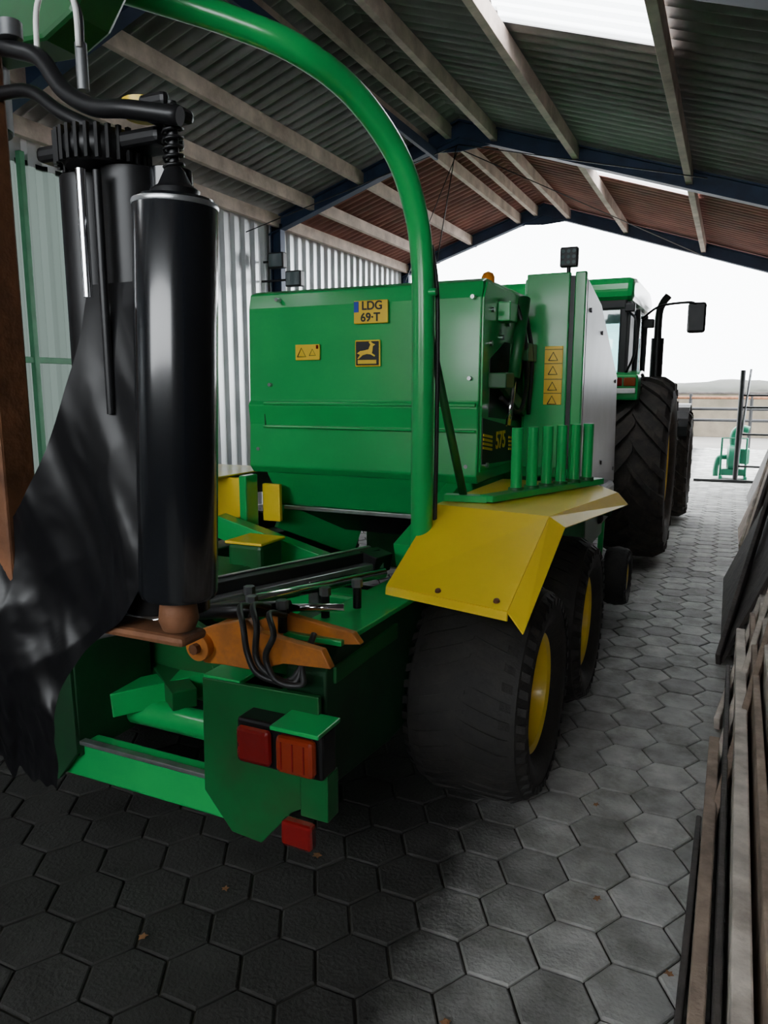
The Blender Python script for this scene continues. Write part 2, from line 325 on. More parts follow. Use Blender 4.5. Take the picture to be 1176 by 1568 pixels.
# right side of tailgate
prism("tailgate_side_panel",[(3.66,1.32),(4.36,1.32),(4.36,2.28),(3.72,2.28),(3.67,2.2)],0,-1.17,-1.15,GREEN,B,.004)
prism("side_recess_dark",[(3.78,1.60),(4.34,1.56),(4.34,2.0),(4.05,2.0),(3.78,1.9)],0,-1.15,-1.147,BLACK,B,0)
prism("side_lower_dark",[(3.67,1.36),(4.34,1.33),(4.34,1.52),(3.67,1.60)],0,-1.15,-1.146,BLACKP,B,0)
text("side_decal_number","575",.13,(-1.143,4.0,1.465),(math.radians(90),0,math.radians(90)),STICK,B)
for z in (.0,.022,.044,.066):
    prism("side_decal_stripe",[(3.68,1.44+z),(3.84,1.42+z),(3.84,1.433+z),(3.68,1.453+z)],0,-1.146,-1.142,STICK,B,0)
    prism("side_decal_stripe_b",[(4.17,1.40+z),(4.33,1.385+z),(4.33,1.398+z),(4.17,1.413+z)],0,-1.146,-1.142,STICK,B,0)
tube("tailgate_ram_barrel",[(-1.08,4.0,1.8),(-1.08,4.18,2.24)],.034,DGREEN,B); tube("tailgate_ram_rod",[(-1.08,3.92,1.55),(-1.08,4.0,1.8)],.016,CHROME,B)
box("pivot_block",(-1.15,3.75,1.75),(-1.05,3.9,1.83),DGREEN,B); beam("pivot_link",(-1.10,3.8,1.8),(-1.10,4.3,1.62),.03,.07,DGREEN,B)
box("upper_hinge_a",(-1.15,3.9,2.1),(-1.08,4.05,2.2),GREEN,B); box("upper_hinge_b",(-1.15,4.15,1.9),(-1.04,4.35,2.0),DGREEN,B)
tube("side_hose_b",[(-1.1,4.2,2.24),(-1.06,4.2,2.1),(-1.05,4.28,1.9),(-1.08,4.35,1.6)],.012,HOSE,B)
tube("side_hose_e",[(-1.1,4.1,2.2),(-1.06,4.12,2.05),(-1.06,4.22,1.85),(-1.1,4.3,1.65)],.012,HOSE,B)
tube("side_hose_d",[(-1.12,3.9,1.7),(-1.06,4.05,1.62),(-1.06,4.2,1.75),(-1.1,4.32,1.9)],.012,HOSE,B)
for i,(y,z) in enumerate(((3.8,2.15),(3.78,1.98),(3.98,2.02),(4.1,2.1),(4.25,2.18),(3.75,1.35),(4.25,1.35))): cyl("side_bolt_%d"%i,(-1.16,y,z),(-1.135,y,z),.014,STEEL,B,10)
# side shield housing
box("shield_rear_face",(-1.12,4.38,1.28),(-.87,4.42,2.40),GREEN,B,.008)
box("shield_gap",(-.872,4.39,1.28),(-.845,4.42,2.38),BLACK,B,0)
prism("shield_body",[(4.42,1.22),(5.9,1.05),(5.8,1.84),(4.9,2.3),(4.42,2.38)],0,-1.14,-.85,GREEN,B,.01)
prism("shield_side_panel_rim",[(4.38,1.2),(4.42,1.2),(4.42,2.4),(4.38,2.4)],0,-.845,-.78,GREEN,B,.008)
prism("shield_side_panel",[(4.42,1.2),(5.92,1.03),(5.82,1.84),(4.95,2.28),(4.42,2.38)],0,-.82,-.78,SILVER,B,.02)
for i,(y,z) in enumerate(((4.55,1.3),(5.2,1.25),(5.8,1.15),(4.55,2.2),(5.0,2.1),(5.7,1.8))): cyl("shield_bolt_%d"%i,(-.79,y,z),(-.772,y,z),.014,DSTEEL,B,10)
prism("shield_left_body",[(4.42,1.22),(5.9,1.05),(5.8,1.84),(4.9,2.3),(4.42,2.38)],0,mir(-1.14),mir(-.80),GREEN,B,.01)
box("baler_chamber",(-2.56,4.8,.8),(-1.14,5.9,2.15),DGREEN,B,.05)
box("shield_sticker",(-1.0,4.372,1.655),(-.895,4.381,1.99),STICK,B,.002)
for i,z in enumerate((1.93,1.85,1.76,1.68)):
    tri("shield_warning_%d"%(i+1),-.95,4.371,z,.026,B); box("shield_sticker_line_%d"%(i+1),(-.998,4.369,z+.04),(-.897,4.373,z+.043),BLACKP,B,0)
gx,gy=-.89,4.42
cyl("work_light_stem",(gx,gy,2.38),(gx,gy,2.44),.012,BLACK,B,10); box("work_light",(gx-.05,gy-.02,2.43),(gx+.05,gy+.03,2.54),BLACK,B,.008)
for i in range(3):
    for j in range(3): cyl("work_light_led",(gx-.03+i*.03,gy-.02,2.455+j*.03),(gx-.03+i*.03,gy-.026,2.455+j*.03),.011,GLASSM,B,10)
lathe("beacon_lamp",[(0,.0),(0,.035),(.03,.035),(.05,.025),(.06,.001)],(-1.19,3.85,2.29),(0,0,1),AMBER,B,20)
beam("drawbar",(CX,5.8,.65),(CX,7.3,.55),.18,.18,GREEN,B); tube("pto_shaft",[(CX+.05,5.8,.9),(CX+.02,7.3,.75)],.06,BLACK,B)
box("pickup_header",(-2.75,5.5,.25),(-.95,6.2,.75),DGREEN,B,.08)
cyl("pickup_reel",(-2.7,6.0,.4),(-1.0,6.0,.4),.2,STEEL,B)
wheel("gauge_wheel",(-.68,5.6,.37),.22,.17,.1,B,1,lugs=24,lugh=.004,lugw=.02,rake=.1,dish=.03)
beam("gauge_wheel_arm",(-.85,5.9,.75),(-.82,5.6,.38),.04,.06,GREEN,B)
wheel("left_gauge_wheel",(mir(-.70),5.6,.37),.22,.17,.1,B,-1,lugs=24,lugh=.004,lugw=.02,rake=.1,dish=.03)
box("side_step",(-1.1,4.5,.75),(-.75,5.2,1.05),DGREEN,B,.02); box("side_tank",(-1.1,5.0,.85),(-.72,5.5,1.1),BLACK,B,.03)
for k,y in enumerate((2.97,4.06)):
    wheel("tandem_wheel_right_%d"%(k+1),(-.86,y,.475),.46,.5,.25,B,1,lugs=40,lugh=.012,lugw=.025,rake=.2,dish=.10)
    wheel("tandem_wheel_left_%d"%(k+1),(mir(-.86),y,.475),.46,.5,.25,B,-1,lugs=40,lugh=.012,lugw=.025,rake=.2,dish=.10)
    cyl("axle_%d"%(k+1),(mir(-1.0),y,.475),(-1.0,y,.475),.05,BLACK,B)
beam("tandem_beam_right",(-1.16,2.9,.5),(-1.16,4.1,.5),.06,.14,DGREEN,B); beam("tandem_beam_left",(mir(-1.16),2.9,.5),(mir(-1.16),4.1,.5),.06,.14,DGREEN,B)
def fender(s,pre):
    X=(lambda x:x) if s>0 else mir
    V=lambda *p:[(X(a),b,c) for a,b,c in p]
    plate(pre+"_rear_slope",V((-1.15,2.50,1.0),(-1.12,2.94,1.255),(-.61,2.84,1.255),(-.63,2.34,1.01)),YELLOW,B,.008)
    plate(pre+"_rear_lip",V((-1.15,2.50,1.0),(-.63,2.34,1.01),(-.63,2.335,.98),(-1.15,2.495,.97)),YELLOW,B,.008)
    plate(pre+"_side_lip",V((-.61,2.84,1.255),(-.55,2.85,1.215),(-.565,2.3,.955),(-.63,2.34,1.01)),YELLOW,B,.008)
    plate(pre+"_deck",V((-1.12,2.94,1.255),(-.61,2.84,1.255),(-.47,3.72,1.245),(-.62,3.98,1.25),(-1.12,3.98,1.25)),YELLOW,B,.008)
    plate(pre+"_deck_lip",V((-.61,2.84,1.255),(-.55,2.85,1.215),(-.42,3.72,1.19),(-.47,3.72,1.245)),YELLOW,B,.008)
    plate(pre+"_front_slope",V((-.47,3.72,1.245),(-.62,3.98,1.25),(-1.12,3.98,1.25),(-1.12,4.5,1.05),(-.6,4.5,1.0)),DGREEN,B,.008)
    for i,(a,b,c) in enumerate(((-.92,2.45,1.02),(-.68,2.38,1.03))): 
        lathe(pre+"_bolt_%d"%i,[(0,.012),(.008,.010),(.010,.001)],(X(a),b,c),(0,-.4,1),RUST,B,10)
    beam(pre+"_base_bar_a",(X(-.93),3.05,1.28),(X(-.60),3.95,1.275),.07,.03,GREEN,B)
    beam(pre+"_base_bar_b",(X(-1.12),3.05,1.275),(X(-.93),3.08,1.275),.06,.03,GREEN,B)
    for i in range(6):
        t=i/5; x=-.86+.22*t; y=3.28+.55*t
        cyl(pre+"_post_%d"%(i+1),(X(x),y,1.27),(X(x),y,1.575),.026,GREEN,B,16)
        cyl(pre+"_post_foot_%d"%(i+1),(X(x),y,1.285),(X(x),y,1.305),.036,DGREEN,B,16)
fender(1,"fender_right"); fender(-1,"fender_left")
for s in (1,-1):
    X=(lambda x:x) if s>0 else mir
    pre="rail_right" if s>0 else "rail_left"
    x0,x1=sorted((X(-1.26),X(-1.11)))
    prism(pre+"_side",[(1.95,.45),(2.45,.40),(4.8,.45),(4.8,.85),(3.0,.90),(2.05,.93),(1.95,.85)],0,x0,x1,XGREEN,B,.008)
    x0,x1=sorted((X(-1.30),X(-1.08)))
    prism(pre+"_top",[(2.0,.93),(3.1,.905),(3.1,.925),(2.0,.95)],0,x0,x1,GREEN,B,.004)
    P=[(-1.55,.79),(-1.56,.38),(-1.45,.25),(-1.33,.24),(-1.21,.38),(-1.10,.45),(-1.10,.80)]
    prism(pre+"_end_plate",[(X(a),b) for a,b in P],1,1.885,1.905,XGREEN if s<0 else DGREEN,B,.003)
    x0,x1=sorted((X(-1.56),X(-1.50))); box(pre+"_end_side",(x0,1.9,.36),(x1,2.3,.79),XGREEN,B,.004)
    x0,x1=sorted((X(-1.55),X(-1.40))); box(pre+"_end_top",(x0,1.89,.785),(x1,2.3,.80),GREEN,B,.003)
    x0,x1=sorted((X(-1.35),X(-1.04))); box(pre+"_lamp_box",(x0,1.80,.572),(x1,1.89,.725),BLACK,B,.01)
    x0,x1=sorted((X(-1.20),X(-1.03))); box(pre+"_lamp_hood",(x0,1.76,.728),(x1,1.9,.742),GREEN,B,.003)
    a,b=X(-1.34),X(-1.215); box(pre+"_brake_lens",(min(a,b),1.775,.588),(max(a,b),1.805,.708),REDL,B,.014)
    a,b=X(-1.19),X(-1.055); box(pre+"_indicator_lens",(min(a,b),1.768,.588),(max(a,b),1.805,.708),ORL,B,.014)
    for q in range(3):
        box(pre+"_lamp_rib_%d"%q,(min(a,b)+.022+q*.04,1.765,.604),(min(a,b)+.026+q*.04,1.770,.692),REDL,B,0)
    a,b=X(-1.14),X(-1.04); box(pre+"_lamp_bracket",(min(a,b),1.83,.42),(max(a,b),1.9,.575),DGREEN,B,.004)
    a,b=X(-1.19),X(-1.08); box(pre+"_reflector",(min(a,b),1.79,.33),(max(a,b),1.83,.415),REDL,B,.01)
box("rear_cross_beam",(-2.6,1.92,.26),(-1.5,2.0,.41),GREEN,B,.01); box("rear_cross_strip",(-2.6,1.9,.408),(-1.55,1.93,.425),STEEL,B,.003)
box("front_cross_beam",(-2.62,3.1,.5),(-1.1,3.25,.75),GREEN,B,.02)
for i,(y,z,r) in enumerate(((2.2,.43,.055),(2.75,.43,.075),(2.5,.40,.03))):
    cyl("table_roller_%d"%(i+1),(-2.6,y,z),(-1.27,y,z),r,GREEN,B)
beam("table_pivot_a",(-2.2,2.1,.5),(-1.7,2.7,.55),.12,.1,GREEN,B); beam("table_pivot_b",(-2.5,2.6,.55),(-1.9,2.2,.52),.1,.08,DGREEN,B)
lathe("table_gear_housing",[(-.06,.001),(-.06,.14),(-.04,.16),(.04,.16),(.06,.14),(.06,.001)],(-1.75,2.45,.62),(0,-.3,1),DGREEN,B,32)
prism("table_gusset",[(-2.3,.5),(-1.9,.5),(-1.8,.72),(-2.1,.85),(-2.3,.75)],1,2.35,2.38,DGREEN,B,.004)
box("table_frame_left",(-2.5,2.6,.7),(-2.1,3.1,.88),DGREEN,B,.02); box("valve_block",(-2.24,2.96,.84),(-2.04,3.16,.985),DGREEN,B,.02); box("valve_block_yellow_cap",(-2.25,2.95,.985),(-2.03,3.17,1.0),YELLOW,B,.006)
beam("inner_arm_left",(-2.55,3.3,1.0),(-1.9,3.4,.8),.1,.12,GREEN,B); beam("inner_arm_right",(-1.3,3.0,1.0),(-1.3,3.7,1.2),.08,.12,GREEN,B)
box("side_wall_yellow",(-2.74,3.48,.93),(-2.49,3.52,1.24),YELLOW,B,.008); box("side_wall_green_edge",(-2.51,3.44,.90),(-2.46,3.56,1.26),GREEN,B,.008); box("side_wall_yellow_rear",(-2.46,3.6,.98),(-2.34,3.63,1.2),YELLOW,B,.006)
# film cutter bar across the rail
beam("film_cutter_profile",(-1.95,1.72,.995),(-1.40,2.92,1.02),.075,.05,BLACK,B); beam("film_cutter_channel",(-1.90,1.70,.955),(-1.35,2.87,.985),.05,.035,STEEL,B)
beam("film_cutter_edge",(-1.97,1.74,1.023),(-1.43,2.93,1.047),.02,.008,STEEL,B)
tube("film_cutter_rod",[(-1.82,1.7,.965),(-1.29,2.78,.975)],.022,CHROME,B); beam("film_cutter_end",(-1.42,2.88,1.01),(-1.33,2.86,.99),.12,.08,BLACK,B)
box("film_cutter_post",(-1.5,2.5,.75),(-1.45,2.55,.98),STEEL,B)
# orange actuator lever
prism("orange_lever",[(-1.56,.90),(-1.54,.965),(-1.47,.995),(-1.33,1.035),(-1.28,1.0),(-1.06,.975),(-1.03,.92),(-1.2,.91),(-1.3,.87),(-1.42,.87),(-1.5,.865)],1,1.84,1.87,ORANGE,B,.004)
prism("orange_lever_back",[(-1.5,.92),(-1.33,1.01),(-1.05,.975),(-1.02,.94),(-1.3,.9)],1,2.02,2.05,ORANGE,B,.004)
cyl("lever_boss",(-1.505,1.81,.925),(-1.505,2.04,.925),.045,ORANGE,B); cyl("lever_bolt",(-1.505,1.79,.925),(-1.505,1.82,.925),.018,RUST,B,8)
tube("lever_ram_barrel",[(-1.62,1.95,.99),(-1.30,2.05,1.02)],.026,BLACK,B); tube("lever_ram_rod",[(-1.30,2.05,1.02),(-1.12,2.1,1.03)],.013,CHROME,B)
for i,(dx,dz) in enumerate(((0,0),(.05,.01),(.11,-.01))):
    tube("lever_hose_%d"%(i+1),[(-1.40+dx,2.0,1.02+dz),(-1.38+dx,1.88,1.06+dz),(-1.32+dx,1.81,1.02+dz),(-1.30+dx*.6,1.80,.94),(-1.26+dx*.6,1.80,.88+dz),(-1.18+dx*.5,1.83,.86),(-1.14,1.86,.91),(-1.15,1.95,.98)],.010,HOSE,B)
for i,(x,y) in enumerate(((-1.5,2.1),(-1.42,2.0),(-1.30,2.0),(-1.25,2.2),(-1.2,2.35))):
    cyl("hose_fitting_%d"%i,(x,y,.95),(x,y,1.05),.016,BLACK,B,10); cyl("hose_nut_%d"%i,(x,y,1.03),(x,y,1.06),.021,DSTEEL,B,6)
box("actuator_base",(-1.52,2.0,.80),(-1.1,2.5,.86),DGREEN,B,.005)
# arch tube
APT=[(-1.128,2.80,.90),(-1.128,2.80,1.38),(-1.128,2.80,1.91),(-1.131,2.79,2.23),(-1.144,2.747,2.42),(-1.177,2.64,2.60),(-1.243,2.435,2.743),(-1.333,2.224,2.816),(-1.495,2.10,2.88),(-1.72,1.98,2.95),(-1.95,1.88,3.02)]
tube("arch_tube",APT,.045,GREEN,B,8,24)
tube("arch_strut",[(-1.125,2.83,2.02),(-1.04,3.08,1.27)],.018,DGREEN,B)
tube("arch_hose",[(-1.09,2.85,1.1),(-1.085,2.85,1.6),(-1.085,2.84,2.1),(-1.1,2.81,2.3)],.009,HOSE,B)
cyl("arch_clip",(-1.10,2.78,2.12),(-1.065,2.78,2.12),.014,GREEN,B,10)
# pivot gearbox
prism("wrap_gearbox",[(-2.2,2.66),(-1.95,2.62),(-1.60,2.60),(-1.50,2.64),(-1.43,2.72),(-1.5,3.0),(-2.2,3.0)],1,1.45,1.58,DGREEN,B,.012)
box("wrap_gearbox_neck",(-2.1,1.55,2.85),(-1.85,1.95,3.05),DGREEN,B,.01)
cyl("wrap_pivot",(-1.95,1.51,2.45),(-1.95,1.51,2.66),.10,BLACK,B)
tube("wrap_arm",[(-1.95,1.51,2.47),(-1.75,1.4,2.46),(-1.55,1.2,2.43),(-1.46,1.13,2.3),(-1.43,1.12,1.9)],.04,BLACK,B,6,16)
box("dispenser_post",(-1.455,1.06,1.30),(-1.37,1.14,2.5),RUST,B,.006)
box("dispenser_top_arm",(-1.28,1.12,2.19),(-.97,1.2,2.22),BLACK,B,.01); box("dispenser_bottom_arm",(-1.36,1.1,1.24),(-.95,1.18,1.262),RUST,B,.01)
tube("dispenser_lever",[(-1.42,1.1,2.41),(-1.34,1.09,2.40),(-1.27,1.09,2.38),(-1.2,1.08,2.35),(-1.15,1.08,2.29),(-1.08,1.08,2.25),(-1.0,1.08,2.235),(-.9,1.1,2.215)],.016,BLACK,B)
tube("dispenser_lever_lower",[(-1.38,1.12,2.33),(-1.28,1.12,2.32),(-1.2,1.12,2.27),(-1.1,1.13,2.22)],.013,BLACK,B)
cyl("lever_knuckle",(-1.28,1.085,2.40),(-1.28,1.085,2.43),.022,DSTEEL,B,16)
lathe("dispenser_gear",[(-.03,.001),(-.03,.07),(-.012,.085),(.012,.085),(.03,.07),(.03,.001)],(-1.14,1.16,2.2),(0,0,1),BLACK,B,28)
for k in range(28):
    a=2*math.pi*k/28; box("gear_tooth_%d"%k,(-1.14+.085*math.cos(a)-.004,1.16+.085*math.sin(a)-.004,2.17),(-1.14+.085*math.cos(a)+.004,1.16+.085*math.sin(a)+.004,2.23),BLACK,B,0)
lathe("dispenser_cup_yellow",[(0,.001),(0,.035),(.03,.04),(.03,.001)],(-1.07,1.2,2.265),(0,0,1),YELLOW,B,24)
RC=(-.935,1.12); RAX=(.035,0,.75)
lathe("film_roll",[(0,.03),(0,.072),(.01,.076),(.73,.076),(.742,.070),(.742,.03)],(-.970,1.12,1.345),RAX,BPLASTIC,B,64)
lathe("film_roll_edge_ring",[(.727,.0762),(.731,.0775),(.736,.0762)],(-.970,1.12,1.345),RAX,STEEL,B,64)
lathe("film_roll_core_cap",[(0,.001),(0,.04),(.015,.044),(.025,.03),(.05,.018),(.07,.001)],(RC[0],RC[1],2.085),(0,0,1),BLACK,B,32)
cyl("film_roll_spindle",(RC[0],RC[1],2.1),(RC[0],RC[1],2.25),.010,BLACK,B,12)
v=[(RC[0]+.017*math.cos(t*.8),RC[1]+.017*math.sin(t*.8),2.13+t*.0019) for t in range(48)]; tube("spindle_spring",v,.0035,BLACK,B,1,6)
box("spindle_head",(RC[0]-.045,RC[1]-.03,2.215),(RC[0]+.03,RC[1]+.03,2.24),BLACK,B,.01); box("spindle_latch",(RC[0]-.06,RC[1]-.02,2.24),(RC[0]-.0,RC[1]+.0,2.265),BLACK,B,.008)
lathe("film_roll_base",[(0,.001),(0,.032),(.02,.04),(.06,.035),(.07,.025)],(-.973,RC[1],1.275),(0,0,1),RUST,B,32)
cyl("prestretch_roller_a",(-1.10,1.19,1.28),(-1.10,1.19,2.17),.06,BLACK,B); cyl("prestretch_roller_b",(-1.21,1.2,1.28),(-1.21,1.2,2.17),.065,BLACK,B); cyl("prestretch_roller_c",(-1.03,1.22,1.28),(-1.03,1.22,2.17),.045,BPLASTIC,B)
cyl("prestretch_rod",(-1.12,1.08,1.92),(-1.12,1.08,2.15),.009,CHROME,B); cyl("prestretch_rod_b",(-1.10,1.1,1.7),(-1.10,1.1,2.15),.008,BLACK,B)
tube("dispenser_hose",[(-1.38,1.12,2.55),(-1.3,1.1,2.52),(-1.22,1.1,2.48),(-1.15,1.1,2.46),(-1.12,1.1,2.42),(-1.12,1.1,2.36)],.006,DSTEEL,B)
tube("dispenser_hose_b",[(-1.22,1.09,2.36),(-1.20,1.08,2.44),(-1.15,1.08,2.49),(-1.11,1.08,2.43),(-1.115,1.09,2.36)],.005,WHITE,B)
cyl("fitting_white",(-1.12,1.1,2.29),(-1.12,1.1,2.37),.011,DSTEEL,B,12)
def film(name,left,right,amp,nu=120,k=24,seed=0):
    A=crom(left,k); Bc=crom(right,k); v=[];f=[]
    nv=len(A)-1
    for j in range(nv+1):
        for i in range(nu+1):
            s=i/nu; p=A[j].lerp(Bc[j],s); t=j/nv
            q=Vector((p.x+.35*p.z,p.z-.5*p.x,seed))
            big=noise.noise(Vector((q.x*6,q.y*1.8,seed))); mid=noise.noise(Vector((q.x*13,q.y*4,seed+3)))
            # creases of crumpled plastic, strongest near the torn lower end
            cr=abs(noise.noise(Vector((q.x*12+big*2,q.y*6,seed+7)))); cr2=abs(noise.noise(Vector((q.x*26+mid*2,q.y*17,seed+9))))
            rag=.06*noise.noise(Vector((s*9,0,seed)))*max(0,t-.75)*4
            w=min(1,.2+t*1.0)
            v.append(p+Vector((.35,-1,0)).normalized()*amp*w*(1.0*big+.3*mid-.28*cr*w-.10*cr2*t)+Vector((.02*mid*w,0,rag)))
    for j in range(nv):
        for i in range(nu): a=j*(nu+1)+i; f.append((a,a+1,a+nu+2,a+nu+1))
    return mk(name,v,f,FILM,B,smooth=True)
film("torn_film_sheet",[(-1.16,1.12,1.95),(-1.19,1.1,1.80),(-1.29,1.08,1.58),(-1.43,1.06,1.40),(-1.55,1.05,1.15),(-1.57,1.06,.90)],[(-1.03,1.12,1.95),(-1.03,1.1,1.72),(-1.035,1.1,1.46),(-1.06,1.09,1.32),(-1.24,1.07,1.15),(-1.31,1.07,.86)],.055)
# ---------------------------------------------------------------- tractor
T=G("tractor",(CX,9.3,0))
wheel("rear_wheel_right",(-.82,8.10,.94),.895,.62,.47,T,1,lugs=22,lugh=.045,lugw=.06,rake=.42,dish=.12,rub=DUSTRUB)
wheel("rear_wheel_left",(mir(-.82),8.10,.94),.895,.62,.47,T,-1,lugs=22,lugh=.045,lugw=.06,rake=.42,dish=.12,rub=DUSTRUB)
wheel("front_wheel_right",(-.70,10.85,.745),.71,.5,.38,T,1,lugs=20,lugh=.035,lugw=.05,rake=.42,dish=.06,rub=DUSTRUB)
wheel("front_wheel_left",(mir(-.70),10.85,.745),.71,.5,.38,T,-1,lugs=20,lugh=.035,lugw=.05,rake=.42,dish=.06,rub=DUSTRUB)
cyl("rear_axle",(mir(-1),8.10,.94),(-1,8.10,.94),.12,GREEN,T); cyl("front_axle",(mir(-1),10.85,.74),(-1,10.85,.74),.08,GREEN,T)
box("transmission",(CX-.3,7.7,.55),(CX+.3,10.5,1.2),GREEN,T,.05)
prism("hood",[(9.6,1.15),(12.3,1.15),(12.45,1.5),(12.3,1.75),(9.6,2.0)],0,CX-.38,CX+.38,GREEN,T,.08)
box("front_weights",(CX-.4,12.4,.6),(CX+.4,12.8,1.05),GREEN,T,.03)
cx0,cx1=CX-.86,CX+.86; cy0,cy1=7.95,9.55
prism("cab_roof",[(7.85,2.64),(7.86,2.78),(7.95,2.84),(8.2,2.87),(9.5,2.87),(9.72,2.80),(9.78,2.70),(9.6,2.62),(7.95,2.60)],0,cx0-.05,cx1+.06,GREEN,T,.06)
box("cab_roof_trim",(cx0,7.9,2.53),(cx1,9.65,2.63),CABTRIM,T,.02)
for x in (cx0,cx1):
    for y in (cy0,8.75,cy1):
        beam("cab_pillar",(x*.98+CX*.02,y,1.35),(x,y,2.6),.07,.08,CABTRIM,T)
    plate("cab_side_glass",[(x,cy0,1.5),(x,cy1,1.3),(x,cy1,2.58),(x,cy0,2.58)],GLASS,T,.006)
plate("cab_rear_glass",[(cx0,cy0,1.75),(cx1,cy0,1.75),(cx1,cy0,2.58),(cx0,cy0,2.58)],GLASS,T,.006)
plate("cab_front_glass",[(cx0,cy1,1.3),(cx1,cy1,1.3),(cx1,cy1,2.58),(cx0,cy1,2.58)],GLASS,T,.006)
box("cab_rear_sill",(cx0,cy0-.03,1.2),(cx1,cy0+.05,1.86),CABTRIM,T,.02); box("cab_floor",(cx0,cy0,1.15),(cx1,cy1,1.3),CABTRIM,T,.02)
box("seat_base",(CX-.25,8.4,1.3),(CX+.25,8.9,1.65),CABTRIM,T,.06); box("seat_back",(CX-.25,8.3,1.6),(CX+.25,8.42,2.25),CABTRIM,T,.05)
box("cab_console",(CX+.35,8.4,1.3),(CX+.7,9.3,1.85),CABTRIM,T,.05)
lathe("steering_wheel",[(-.015,.19),(.0,.2),(.015,.19),(0,.18),(-.015,.19)],(CX,9.2,1.95),(0,-.5,1),BLACK,T,32); tube("steering_column",[(CX,9.4,1.4),(CX,9.2,1.95)],.04,BLACK,T)
box("cab_rear_pillar_right",(cx1-.07,cy0-.04,1.3),(cx1+.02,cy0+.06,2.6),CABTRIM,T,.02); box("cab_side_rear_panel",(cx1-.01,cy0,1.3),(cx1+.015,cy0+.45,2.56),CABTRIM,T,.01)
for s in (1,-1):
    X=(lambda x:x) if s>0 else mir; a,b=sorted((X(-1.15),X(-.84)))
    RR=1.0; arc=[(8.10-RR*math.cos(math.radians(t)),.93+RR*math.sin(math.radians(t))) for t in range(48,141,10)]; arc2=[(8.10-(RR-.03)*math.cos(math.radians(t)),.93+(RR-.03)*math.sin(math.radians(t))) for t in range(138,47,-10)]
    prism("rear_mudguard",arc+arc2,0,a,b,GREEN,T,.006); a2,b2=sorted((X(-1.15),X(-1.135))); prism("mudguard_inner",arc+[(8.9,1.2),(7.5,1.2)],0,a2,b2,GREEN,T,.004)
    a,b=sorted((X(-1.12),X(-.80))); box("tail_light_housing",(a,7.36,1.64),(b,7.62,1.88),GREEN,T,.02); box("tail_light_red",(a+.02,7.34,1.77),((a+b)/2+.02,7.37,1.85),REDL,T,.008); box("tail_light_white",(a+.02,7.34,1.70),(b-.02,7.37,1.75),WHITE,T,.008); box("tail_light_amber",((a+b)/2+.03,7.34,1.77),(b-.02,7.37,1.85),ORL,T,.008)
    arcf=[(10.85-.80*math.cos(math.radians(t)),.75+.80*math.sin(math.radians(t))) for t in range(30,131,10)]; arcf2=[(10.85-.785*math.cos(math.radians(t)),.75+.785*math.sin(math.radians(t))) for t in range(130,29,-10)]
    a,b=sorted((X(-.96),X(-.48))); prism("front_mudguard",arcf+arcf2,0,a,b,BLACK,T,.004)
    tube("mirror_arm",[(X(-1.0),9.3,2.55),(X(-.8),9.1,2.66),(X(-.5),9.0,2.68),(X(-.42),9.0,2.66)],.014,BLACK,T); a,b=sorted((X(-.50),X(-.31))); box("mirror_housing",(a,9.0,2.35),(b,9.06,2.68),BLACK,T,.03); box("mirror_glass",(a+.015,8.99,2.37),(b-.015,9.003,2.66),BLACK,T,.01)
    a,b=sorted((X(-1.02),X(-.92)));box("roof_work_light",(a,7.86,2.5),(b,7.92,2.58),BLACK,T,.01)
    a,b=sorted((X(-.96),X(-.84)));box("side_work_light",(a,9.0,2.42),(b,9.08,2.52),CABTRIM,T,.015)
tube("exhaust_stack",[(-.86,9.75,1.4),(-.86,9.75,2.2),(-.86,9.75,2.62),(-.82,9.72,2.76),(-.76,9.7,2.84)],.045,BLACK,T); cyl("exhaust_muffler",(-.86,9.75,1.55),(-.86,9.75,2.35),.075,BLACK,T)
tube("grab_rail",[(-.98,7.9,1.9),(-.90,7.82,2.1),(-.90,7.82,2.4),(-.98,7.9,2.5)],.012,BLACK,T)
box("hitch_frame",(CX-.3,7.2,.5),(CX+.3,7.75,.6),BLACK,T)
# ---------------------------------------------------------------- right-hand timber
TS=G("timber_stack",(.4,4,0))
def brd(n,a,b,w,h,m,up=(0,0,1)): beam(n,a,b,w,h,m,TS,up,.006)
brd("plank_1",(-.03,.5,.06),(.0,2.9,.06),.02,.12,DARKWOOD); brd("plank_2",(.02,.3,.07),(.04,3.6,.07),.045,.14,BROWNWOOD); brd("plank_3",(.065,.2,.11),(.09,4.4,.11),.02,.22,DARKWOOD)
brd("plank_4",(.11,.3,.16),(.15,4.8,.16),.05,.32,OLDWOOD); brd("plank_5",(.17,.3,.20),(.21,4.9,.20),.03,.40,BROWNWOOD); brd("plank_6",(.24,.3,.24),(.29,5.4,.24),.08,.48,OLDWOOD); brd("plank_7",(.35,.3,.29),(.42,6,.29),.10,.58,OLDWOOD); brd("plank_8",(.50,.3,.30),(.58,6,.30),.10,.60,BROWNWOOD)
def sheet(n,y0,y1,xb,xt,h,m,t=.02): plate(n,[(xb,y0,0.0),(xb,y1,0),(xt,y1,h),(xt,y0,h)],m,TS,t)
brd("leaning_board_1",(.02,2.75,.02),(.5,5.6,.95),.03,.08,BROWNWOOD); brd("leaning_board_2",(.05,4.0,.02),(.62,6.9,1.1),.03,.10,OLDWOOD); brd("leaning_board_3",(.04,5.0,.02),(.62,8.3,1.7),.03,.12,DARKWOOD)
brd("leaning_board_6",(.03,3.3,.02),(.5,6.0,1.0),.03,.06,OLDWOOD)
sheet("leaning_sheet_1",5.05,7.4,.06,.55,1.25,DARKWOOD); sheet("leaning_sheet_2",7.6,10.2,.2,.7,1.5,BROWNWOOD); sheet("leaning_sheet_3",10.4,13.4,.35,.8,1.4,DARKWOOD)
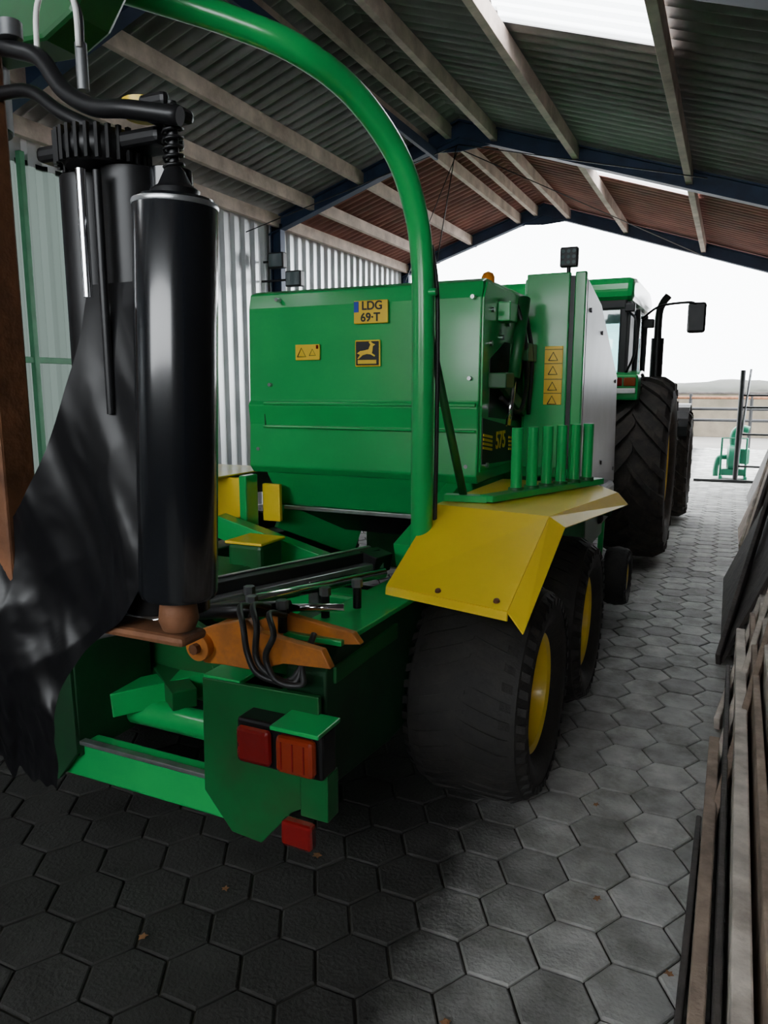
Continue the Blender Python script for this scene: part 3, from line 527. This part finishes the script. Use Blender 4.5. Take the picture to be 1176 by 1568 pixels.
brd("leaning_board_4",(.12,6.8,.02),(.7,10.0,1.7),.03,.12,DARKWOOD); brd("leaning_board_5",(.2,8.8,.02),(.8,12,1.8),.03,.12,OLDWOOD)
# ---------------------------------------------------------------- yard outside
g=G("yard_gate",(.2,15.4,0))
for x in (.17,1.4): cyl("gate_post",(x,15.4,0),(x,15.4,2.08),.045,BLACK,g,12)
tube("gate_brace",[(.17,15.4,.1),(.30,15.4,2.1)],.022,DSTEEL,g)
for z in (.3,.9,1.4,1.62): tube("gate_bar",[(.15,15.4,z),(1.4,15.4,z)],.02,BLACK,g)
beam("gate_foot",(-.55,15.3,.02),(.6,15.3,.03),.06,.05,BLACK,g)
g=G("feed_barrier",(0,22,0))
for z in (.9,1.2,1.5): tube("rail",[(-5,22,z),(4,22,z)],.04,RUST if z>1.4 else BLACK,g)
for x in (-4,-2.5,-1,.5,2,3.5): cyl("rail_post",(x,22,-.02),(x,22,1.6),.045,BLACK,g,12)
# teal slurry pump on a small frame beside the gate
g=G("slurry_pump",(.08,16.0,0))
lathe("pump_housing",[(-.12,.001),(-.12,.2),(-.08,.25),(.08,.25),(.12,.2),(.12,.001)],(.12,16.0,.42),(1,0,0),MESHW,g,32)
tube("pump_outlet",[(.12,16.0,.55),(.10,16.0,.85),(.2,16,.98),(.36,16,.95)],.07,MESHW,g)
tube("pump_inlet",[(.0,16.0,.42),(-.14,15.95,.40),(-.18,15.9,.2),(-.18,15.9,.05)],.05,MESHW,g)
box("pump_skid_a",(-.12,15.72,.0),(-.06,16.3,.07),MESHW,g,.01); box("pump_skid_b",(.32,15.72,.0),(.38,16.3,.07),MESHW,g,.01); box("pump_mount",(-.08,15.85,.07),(.34,16.15,.2),MESHW,g,.02)
box("pump_gearbox",(.22,15.85,.3),(.4,16.15,.6),MESHW,g,.03); tube("pump_frame",[(-.1,15.8,.06),(-.1,15.8,.8),(.34,15.8,.8),(.34,15.8,.06)],.022,MESHW,g,smooth=False)
g=G("yard_wall",(0,30,0)); box("concrete_wall",(-16,30,-.03),(16,30.3,1.55),CONC,g,.02); box("wall_cap",(-16,29.95,1.55),(16,30.35,1.62),DARKWOOD,g,.01)
for k in range(14): box("wall_joint_%d"%k,(-15+k*2.2,29.985,0),(-14.96+k*2.2,30.0,1.55),DARKWOOD,g,0)
SIL=mat("silage_heap_cover",(.035,.035,.025),.8,0,.4,1,.4,8,dirt=(.01,.016,.008),dirt_amt=.7)
v=[];f=[]
for i in range(121):
    for j in range(9):
        x=-30+i*.5; z=1.4+.62*math.sin(math.pi*j/8)+.18*noise.noise(Vector((x*.5,j*.4,0)))+.08*noise.noise(Vector((x*2.3,j*.9,4))); v.append((x,31+j*1.2,z if 0<j<8 else -.03))
for i in range(120):
    for j in range(8): a=i*9+j; f.append((a,a+1,a+10,a+9))
mk("silage_heap",v,f,SIL,None,True)
lg=G("fallen_leaves",(0,2,0))
LEAF=mat("dry_leaf",(.25,.12,.05),.8)
for i in range(7):
    x,y=[(-.05,2.15),(-1.6,1.6),(-.4,3.0),(-1.3,2.2),(-.6,1.7),(-1.5,1.9),(-.3,2.4)][i]; s=random.uniform(.012,.022); a=random.random()*6
    pts=[(x+s*math.cos(a+t)*(1 if k%2 else .55),y+s*math.sin(a+t)*(1 if k%2 else .55),.006+.006*random.random()) for k,t in enumerate([j*math.pi/5 for j in range(10)])]
    plate("leaf_%d"%(i+1),pts,LEAF,lg,.001)
# ---------------------------------------------------------------- light: overcast sky
w=bpy.data.worlds.new("World"); bpy.context.scene.world=w; w.use_nodes=True; bg=w.node_tree.nodes["Background"]
bg.inputs[0].default_value=(.93,.97,1,1); bg.inputs[1].default_value=12.5
